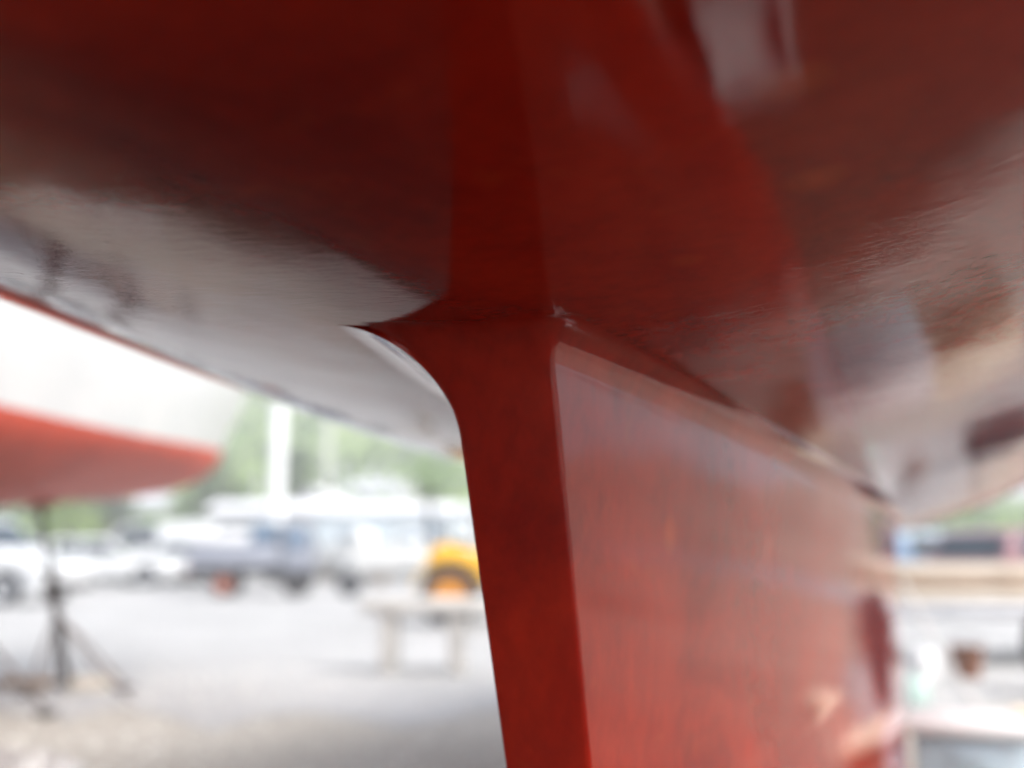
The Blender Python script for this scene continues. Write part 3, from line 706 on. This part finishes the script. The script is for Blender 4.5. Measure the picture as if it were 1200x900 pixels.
# ------------------------------------------------------------------ right of the keel
tl = thing('timber_trailer', 'low grey trailer loaded with weathered timber planks right of the keel', 'trailer', place(1180, 11.6), VIEWROT + R(4))
MB().box((0, -.62, .52), (3.0, .09, .14), bevel=.01).box((0, .62, .52), (3.0, .09, .14), bevel=.01).box((-1.4, 0, .52), (.09, 1.15, .13), bevel=.01).box((1.4, 0, .52), (.09, 1.15, .13), bevel=.01).box((0, 0, .52), (.09, 1.15, .13), bevel=.01).build('frame', M['galv'], tl)
for i, (y, z, m_, x) in enumerate(((-.52, .66, 'palewood', 0), (-.26, .665, 'wood', .1), (.02, .66, 'palewood', -.1), (.30, .66, 'wood', .05), (-.48, .79, 'wood', -.12), (-.2, .80, 'palewood', .1), (.1, .79, 'palewood', -.05), (-.42, .91, 'palewood', .06), (-.1, .92, 'wood', 0))):
    o = MB().box((0, 0, 0), (2.9, .24, .115), bevel=.008).build('timber_beam', M[m_]); o.location = tl.location + Matrix.Rotation(VIEWROT + R(4), 3, 'Z') @ Vector((x, y, z)); o.rotation_euler = (0, 0, VIEWROT + R(4 + random.uniform(-.8, .8)))
    tag(o, 'weathered timber beam in the stack on the low grey trailer', 'beam', 'timber beams on the trailer')
for s in (-1, 1): wheel(tl, .9, s * .80, .30, .18, M['galv'], s)
MB().tube([(-1.4, 0, .50), (-2.0, 0, .42), (-2.05, 0, .05)], .035, 8).build('drawbar', M['galv'], tl)

ty = MB().lathe([(.19, -.13), (.33, -.13), (.385, -.08), (.39, 0), (.385, .08), (.33, .13), (.19, .13)], 30, Matrix.Translation((0, 0, .385)) @ Matrix.Rotation(R(90), 4, 'X')).build('tyre', M['rubber'])
ty.location = place(1256, 8.6); ty.rotation_euler = (R(-8), 0, VIEWROT - R(30)); tag(ty, 'large dark tyre leaning at the right edge in front of the trailer', 'tyre')

bx = thing('storage_box', 'pale blue plastic box with a white lid at the bottom right corner', 'box', place(1122, 5.3), VIEWROT - R(19))
MB().box((0, 0, .145), (.46, .50, .29), bevel=.02, taper=1.04).build('body', M['bluebox'], bx)
MB().box((0, 0, .312), (.52, .60, .045), bevel=.012).build('lid', M['whitelid'], bx)
MB().box((0, -.268, .20), (.18, .03, .03), bevel=.008).build('handle', M['bluebox'], bx)
cr = thing('wooden_crate', 'brown crate beside the pale blue box at the right edge', 'crate', place(1256, 5.3), VIEWROT - R(16))
MB().box((0, 0, .03), (.46, .46, .06), bevel=.005).build('base', M['wood'], cr)
for k in range(3): MB().box((0, -.23, .11 + .085 * k), (.46, .02, .06), bevel=.004).build('slat', M['wood'], cr)
for k in range(3): MB().box((0, .23, .11 + .085 * k), (.46, .02, .06), bevel=.004).build('slat', M['wood'], cr)
for s in (-1, 1): MB().box((s * .24, 0, .17), (.02, .48, .25), bevel=.004).build('end_panel', M['wood'], cr)
o = MB().box((0, 0, 0), (.56, .52, .05), bevel=.012).build('cream_board', M['creampaint']); o.location = place(1256, 5.3, .322); o.rotation_euler = (0, 0, VIEWROT - R(16))
tag(o, 'cream board lying on the brown crate at the right edge', 'board')

bu = thing('bucket', 'dull orange brown bucket standing on the gravel in front of the trailer', 'bucket', place(1126, 9.9), 0)
MB().lathe([(.10, 0), (.135, .26), (.145, .262), (.145, .275), (.125, .275), (.095, .02)], 20).build('body', M['orangeplast'], bu)
MB().tube([(.14 * math.cos(t), 0, .26 + .12 * math.sin(t)) for t in [R(q) for q in range(0, 181, 20)]], .005, 6).build('handle', M['steel'], bu)
MB().lathe([(.0, .10), (.11, .12), (.11, .2)], 16).build('contents', M['black'], bu)
gc = thing('plastic_canister', 'pale green plastic canister on the ground beside the keel end', 'canister', place(1066, 8.2), VIEWROT)
MB().box((0, 0, .13), (.20, .15, .26), bevel=.03).build('body', M['greenplast'], gc); gc.scale = (.75, .75, .7)
MB().tube([(-.06, 0, .25), (-.05, 0, .31), (.03, 0, .31), (.04, 0, .25)], .014, 8).build('handle', M['greenplast'], gc)
MB().lathe([(.025, .25), (.025, .29), (.02, .295)], 12, Matrix.Translation((.07, 0, 0))).build('cap', M['whitelid'], gc)
wc = thing('plastic_canister', 'white plastic canister standing behind the pale green one', 'canister', place(1076, 9.6), VIEWROT + .4)
wc.scale = (.8, .8, .7); MB().box((0, 0, .18), (.28, .22, .36), bevel=.04).build('body', M['whitelid'], wc)
MB().tube([(-.08, 0, .35), (-.07, 0, .42), (.04, 0, .42), (.05, 0, .35)], .016, 8).build('handle', M['whitelid'], wc)
MB().lathe([(.03, .35), (.03, .39), (.025, .395)], 12, Matrix.Translation((.10, 0, 0))).build('cap', M['bluebox'], wc)
mb = MB(); A = place(1056, 8.9, .86); B = place(1142, 7.6, .01); mb.tube([A.lerp(B, k / 8) - Vector((0, 0, .05 * math.sin(math.pi * k / 8))) for k in range(9)], .015, 8)
tag(mb.build('rope', M['rope']), 'thin pale rope slanting down to the ground right of the keel', 'rope')

pt = thing('paint_tray', 'white paint tray on the ground right of the keel, seen mirrored in the hull', 'tray', (.01, 2.80, .010), R(5))
MB().box((0, 0, .012), (.28, .52, .024), bevel=.006).build('base', M['whitelid'], pt)
for x, y, a, b in ((-.13, 0, .02, .52), (.13, 0, .02, .52), (0, .25, .24, .02), (0, -.25, .24, .02)): MB().box((x, y, .06), (a, b, .075), bevel=.005).build('rim', M['whitelid'], pt)
# crumpled shiny sheet, bottom left corner
mb = MB(); rows = []; rn = random.Random(3)
for i in range(22):
    row = []
    for k in range(12):
        u, v = i / 21 - .5, k / 11 - .5
        e = max(0, 1 - 4 * u * u) * max(0, 1 - 4 * v * v)
        row.append((u * .62 + rn.uniform(-.012, .012), v * .26 + rn.uniform(-.012, .012), .006 + e ** .5 * (.05 + rn.random() * .10)))
    rows.append(row)
mb.grid(rows); o = mb.build('plastic_sheet', M['sheet'], smooth=12); o.location = place(34, 5.66, 0.004); o.rotation_euler = (0, 0, VIEWROT + .15)
tag(o, 'crumpled shiny pale sheet lying on the gravel at the bottom left corner', 'sheet')

# loose stones on the gravel
mb = MB(); rn = random.Random(9)
for i in range(2600):
    px = rn.uniform(-150, 1350); d = rn.uniform(4.2, 11); c = place(px, d, .004 if d > 8.2 else 0); s = rn.uniform(.008, .026)
    vs = [c + Vector((math.cos(k * 1.2566 + rn.random()) * s, math.sin(k * 1.2566 + rn.random()) * s * .8, 0)) for k in range(5)] + [c + Vector((rn.uniform(-.3, .3) * s, rn.uniform(-.3, .3) * s, s * rn.uniform(.5, 1)))]
    mb.add(vs, [(k, (k + 1) % 5, 5) for k in range(5)])
tag(mb.build('gravel', M['concrete'], smooth=0), 'loose pale stones scattered over the yard', 'gravel', kind='stuff')
